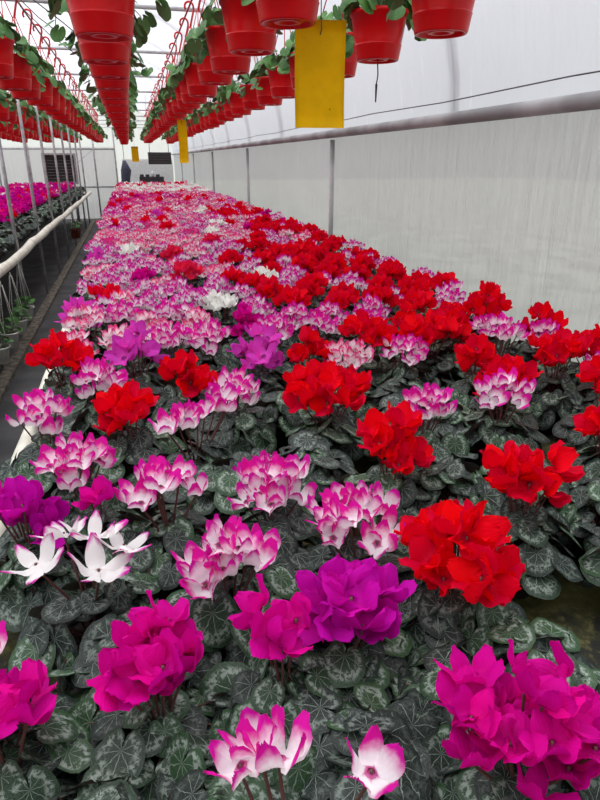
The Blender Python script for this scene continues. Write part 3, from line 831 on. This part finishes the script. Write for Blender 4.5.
trap(.22, 19.76, 2.07, .20, .42, 0, 2.87, 'tiny yellow sticky card at the far end above the last white flowers', [])

# ---------------------------------------------------------------- hanging white pots under the side bench rail
g = Geo(); lathe(g, [(0, 0), (.052, 0), (.072, .12), (.083, .122), (.083, .132), (.070, .132), (.068, .11)], 24); WP = g.mesh('pot_shell', M['whitepot'])
TP = g.mesh('pot_shell', M['terracotta'])
g = Geo(); lathe(g, [(.068, .112), (0, .12)], 16); WS = g.mesh('soil', M['soil'])
def small_leaves(seed):
    q = random.Random(seed); g = Geo()
    for k in range(20):
        a = q.uniform(0, 6.28); r = .085 * math.sqrt(q.random()); p = Vector((r * math.cos(a), r * math.sin(a), .15 + q.uniform(0, .10)))
        g.put(q.choice(LEAF['mid']), leaf_matrix(p, a + q.gauss(0, .4), R(20) + q.gauss(0, .4), q.gauss(0, .4), q.uniform(.028, .045)), q.random(), 0)
        tube(g, [(p.x * .2, p.y * .2, .115), p], .0015, 4, 1, False)
    return g
SLV = [small_leaves(k).mesh('leaves', [M['ivy'], M['gstalk']]) for k in range(3)]
def rail_hanger(top):
    g = Geo()
    for k in range(4):
        a = PI / 4 + PI / 2 * k
        tube(g, [(.078 * math.cos(a), .078 * math.sin(a), .128), (.012 * math.cos(a), .012 * math.sin(a), top)], .0022, 5)
    tube(g, [(0, 0, top - .01), (0, 0, top + .03)], .004, 6); return g
HW = rail_hanger(.53).mesh('hanger', M['whitepot'])
wl = ['white hanging pot of small leaves below the side bench rail, %s from the viewer' % ordinal(k + 1) for k in range(5)]
for k, y in enumerate((4.45, 4.95, 5.4, 5.85, 6.3)):
    t = thing('basket_pot', wl[k], 'hanging pot', (-1.11, y, .225 + rnd.uniform(-.01, .01)), rnd.uniform(0, 6), 'white pots hung from the side bench rail')
    link('pot_shell', WP, t); link('soil', WS, t); link('hanger', HW, t); link('leaves', SLV[k % 3], t)
t = thing('basket_pot', 'small terracotta-coloured hanging pot below the far part of the side bench rail', 'hanging pot', (-1.11, 12.6, .30), 0)
link('pot_shell', TP, t, scale=1.35); link('hanger', HW, t, scale=(1.35, 1.35, .84)); link('leaves', SLV[0], t, scale=1.2); link('soil', WS, t, scale=1.35)

# ---------------------------------------------------------------- daylight
w = bpy.data.worlds.new('overcast'); S.world = w; w.use_nodes = True; nt = w.node_tree; nt.nodes.clear()
bg = nt.nodes.new('ShaderNodeBackground'); ow = nt.nodes.new('ShaderNodeOutputWorld')
tc = nt.nodes.new('ShaderNodeTexCoord'); sx = nt.nodes.new('ShaderNodeSeparateXYZ'); nt.links.new(tc.outputs['Generated'], sx.inputs[0])
nt.links.new(mixc(nt, sstep(nt, sx.outputs['Z'], -.05, .9), (.84, .86, .90), (.96, .98, 1.05)), bg.inputs[0]); bg.inputs[1].default_value = .46
nt.links.new(bg.outputs[0], ow.inputs[0])
sun = bpy.data.lights.new('soft_daylight', 'SUN'); so = link('soft_daylight', sun); sun.energy = 4.0; sun.angle = R(70); sun.color = (1, .99, .97)
so.rotation_euler = (R(-10), R(-10), 0)
S.cycles.max_bounces = 10; S.cycles.diffuse_bounces = 5; S.cycles.transmission_bounces = 6; S.cycles.transparent_max_bounces = 12
S.cycles.sample_clamp_indirect = 6
vs = S.view_settings
vs.view_transform = 'Standard'; vs.look = 'None'; vs.gamma = 1; vs.use_curve_mapping = False; vs.exposure = .72
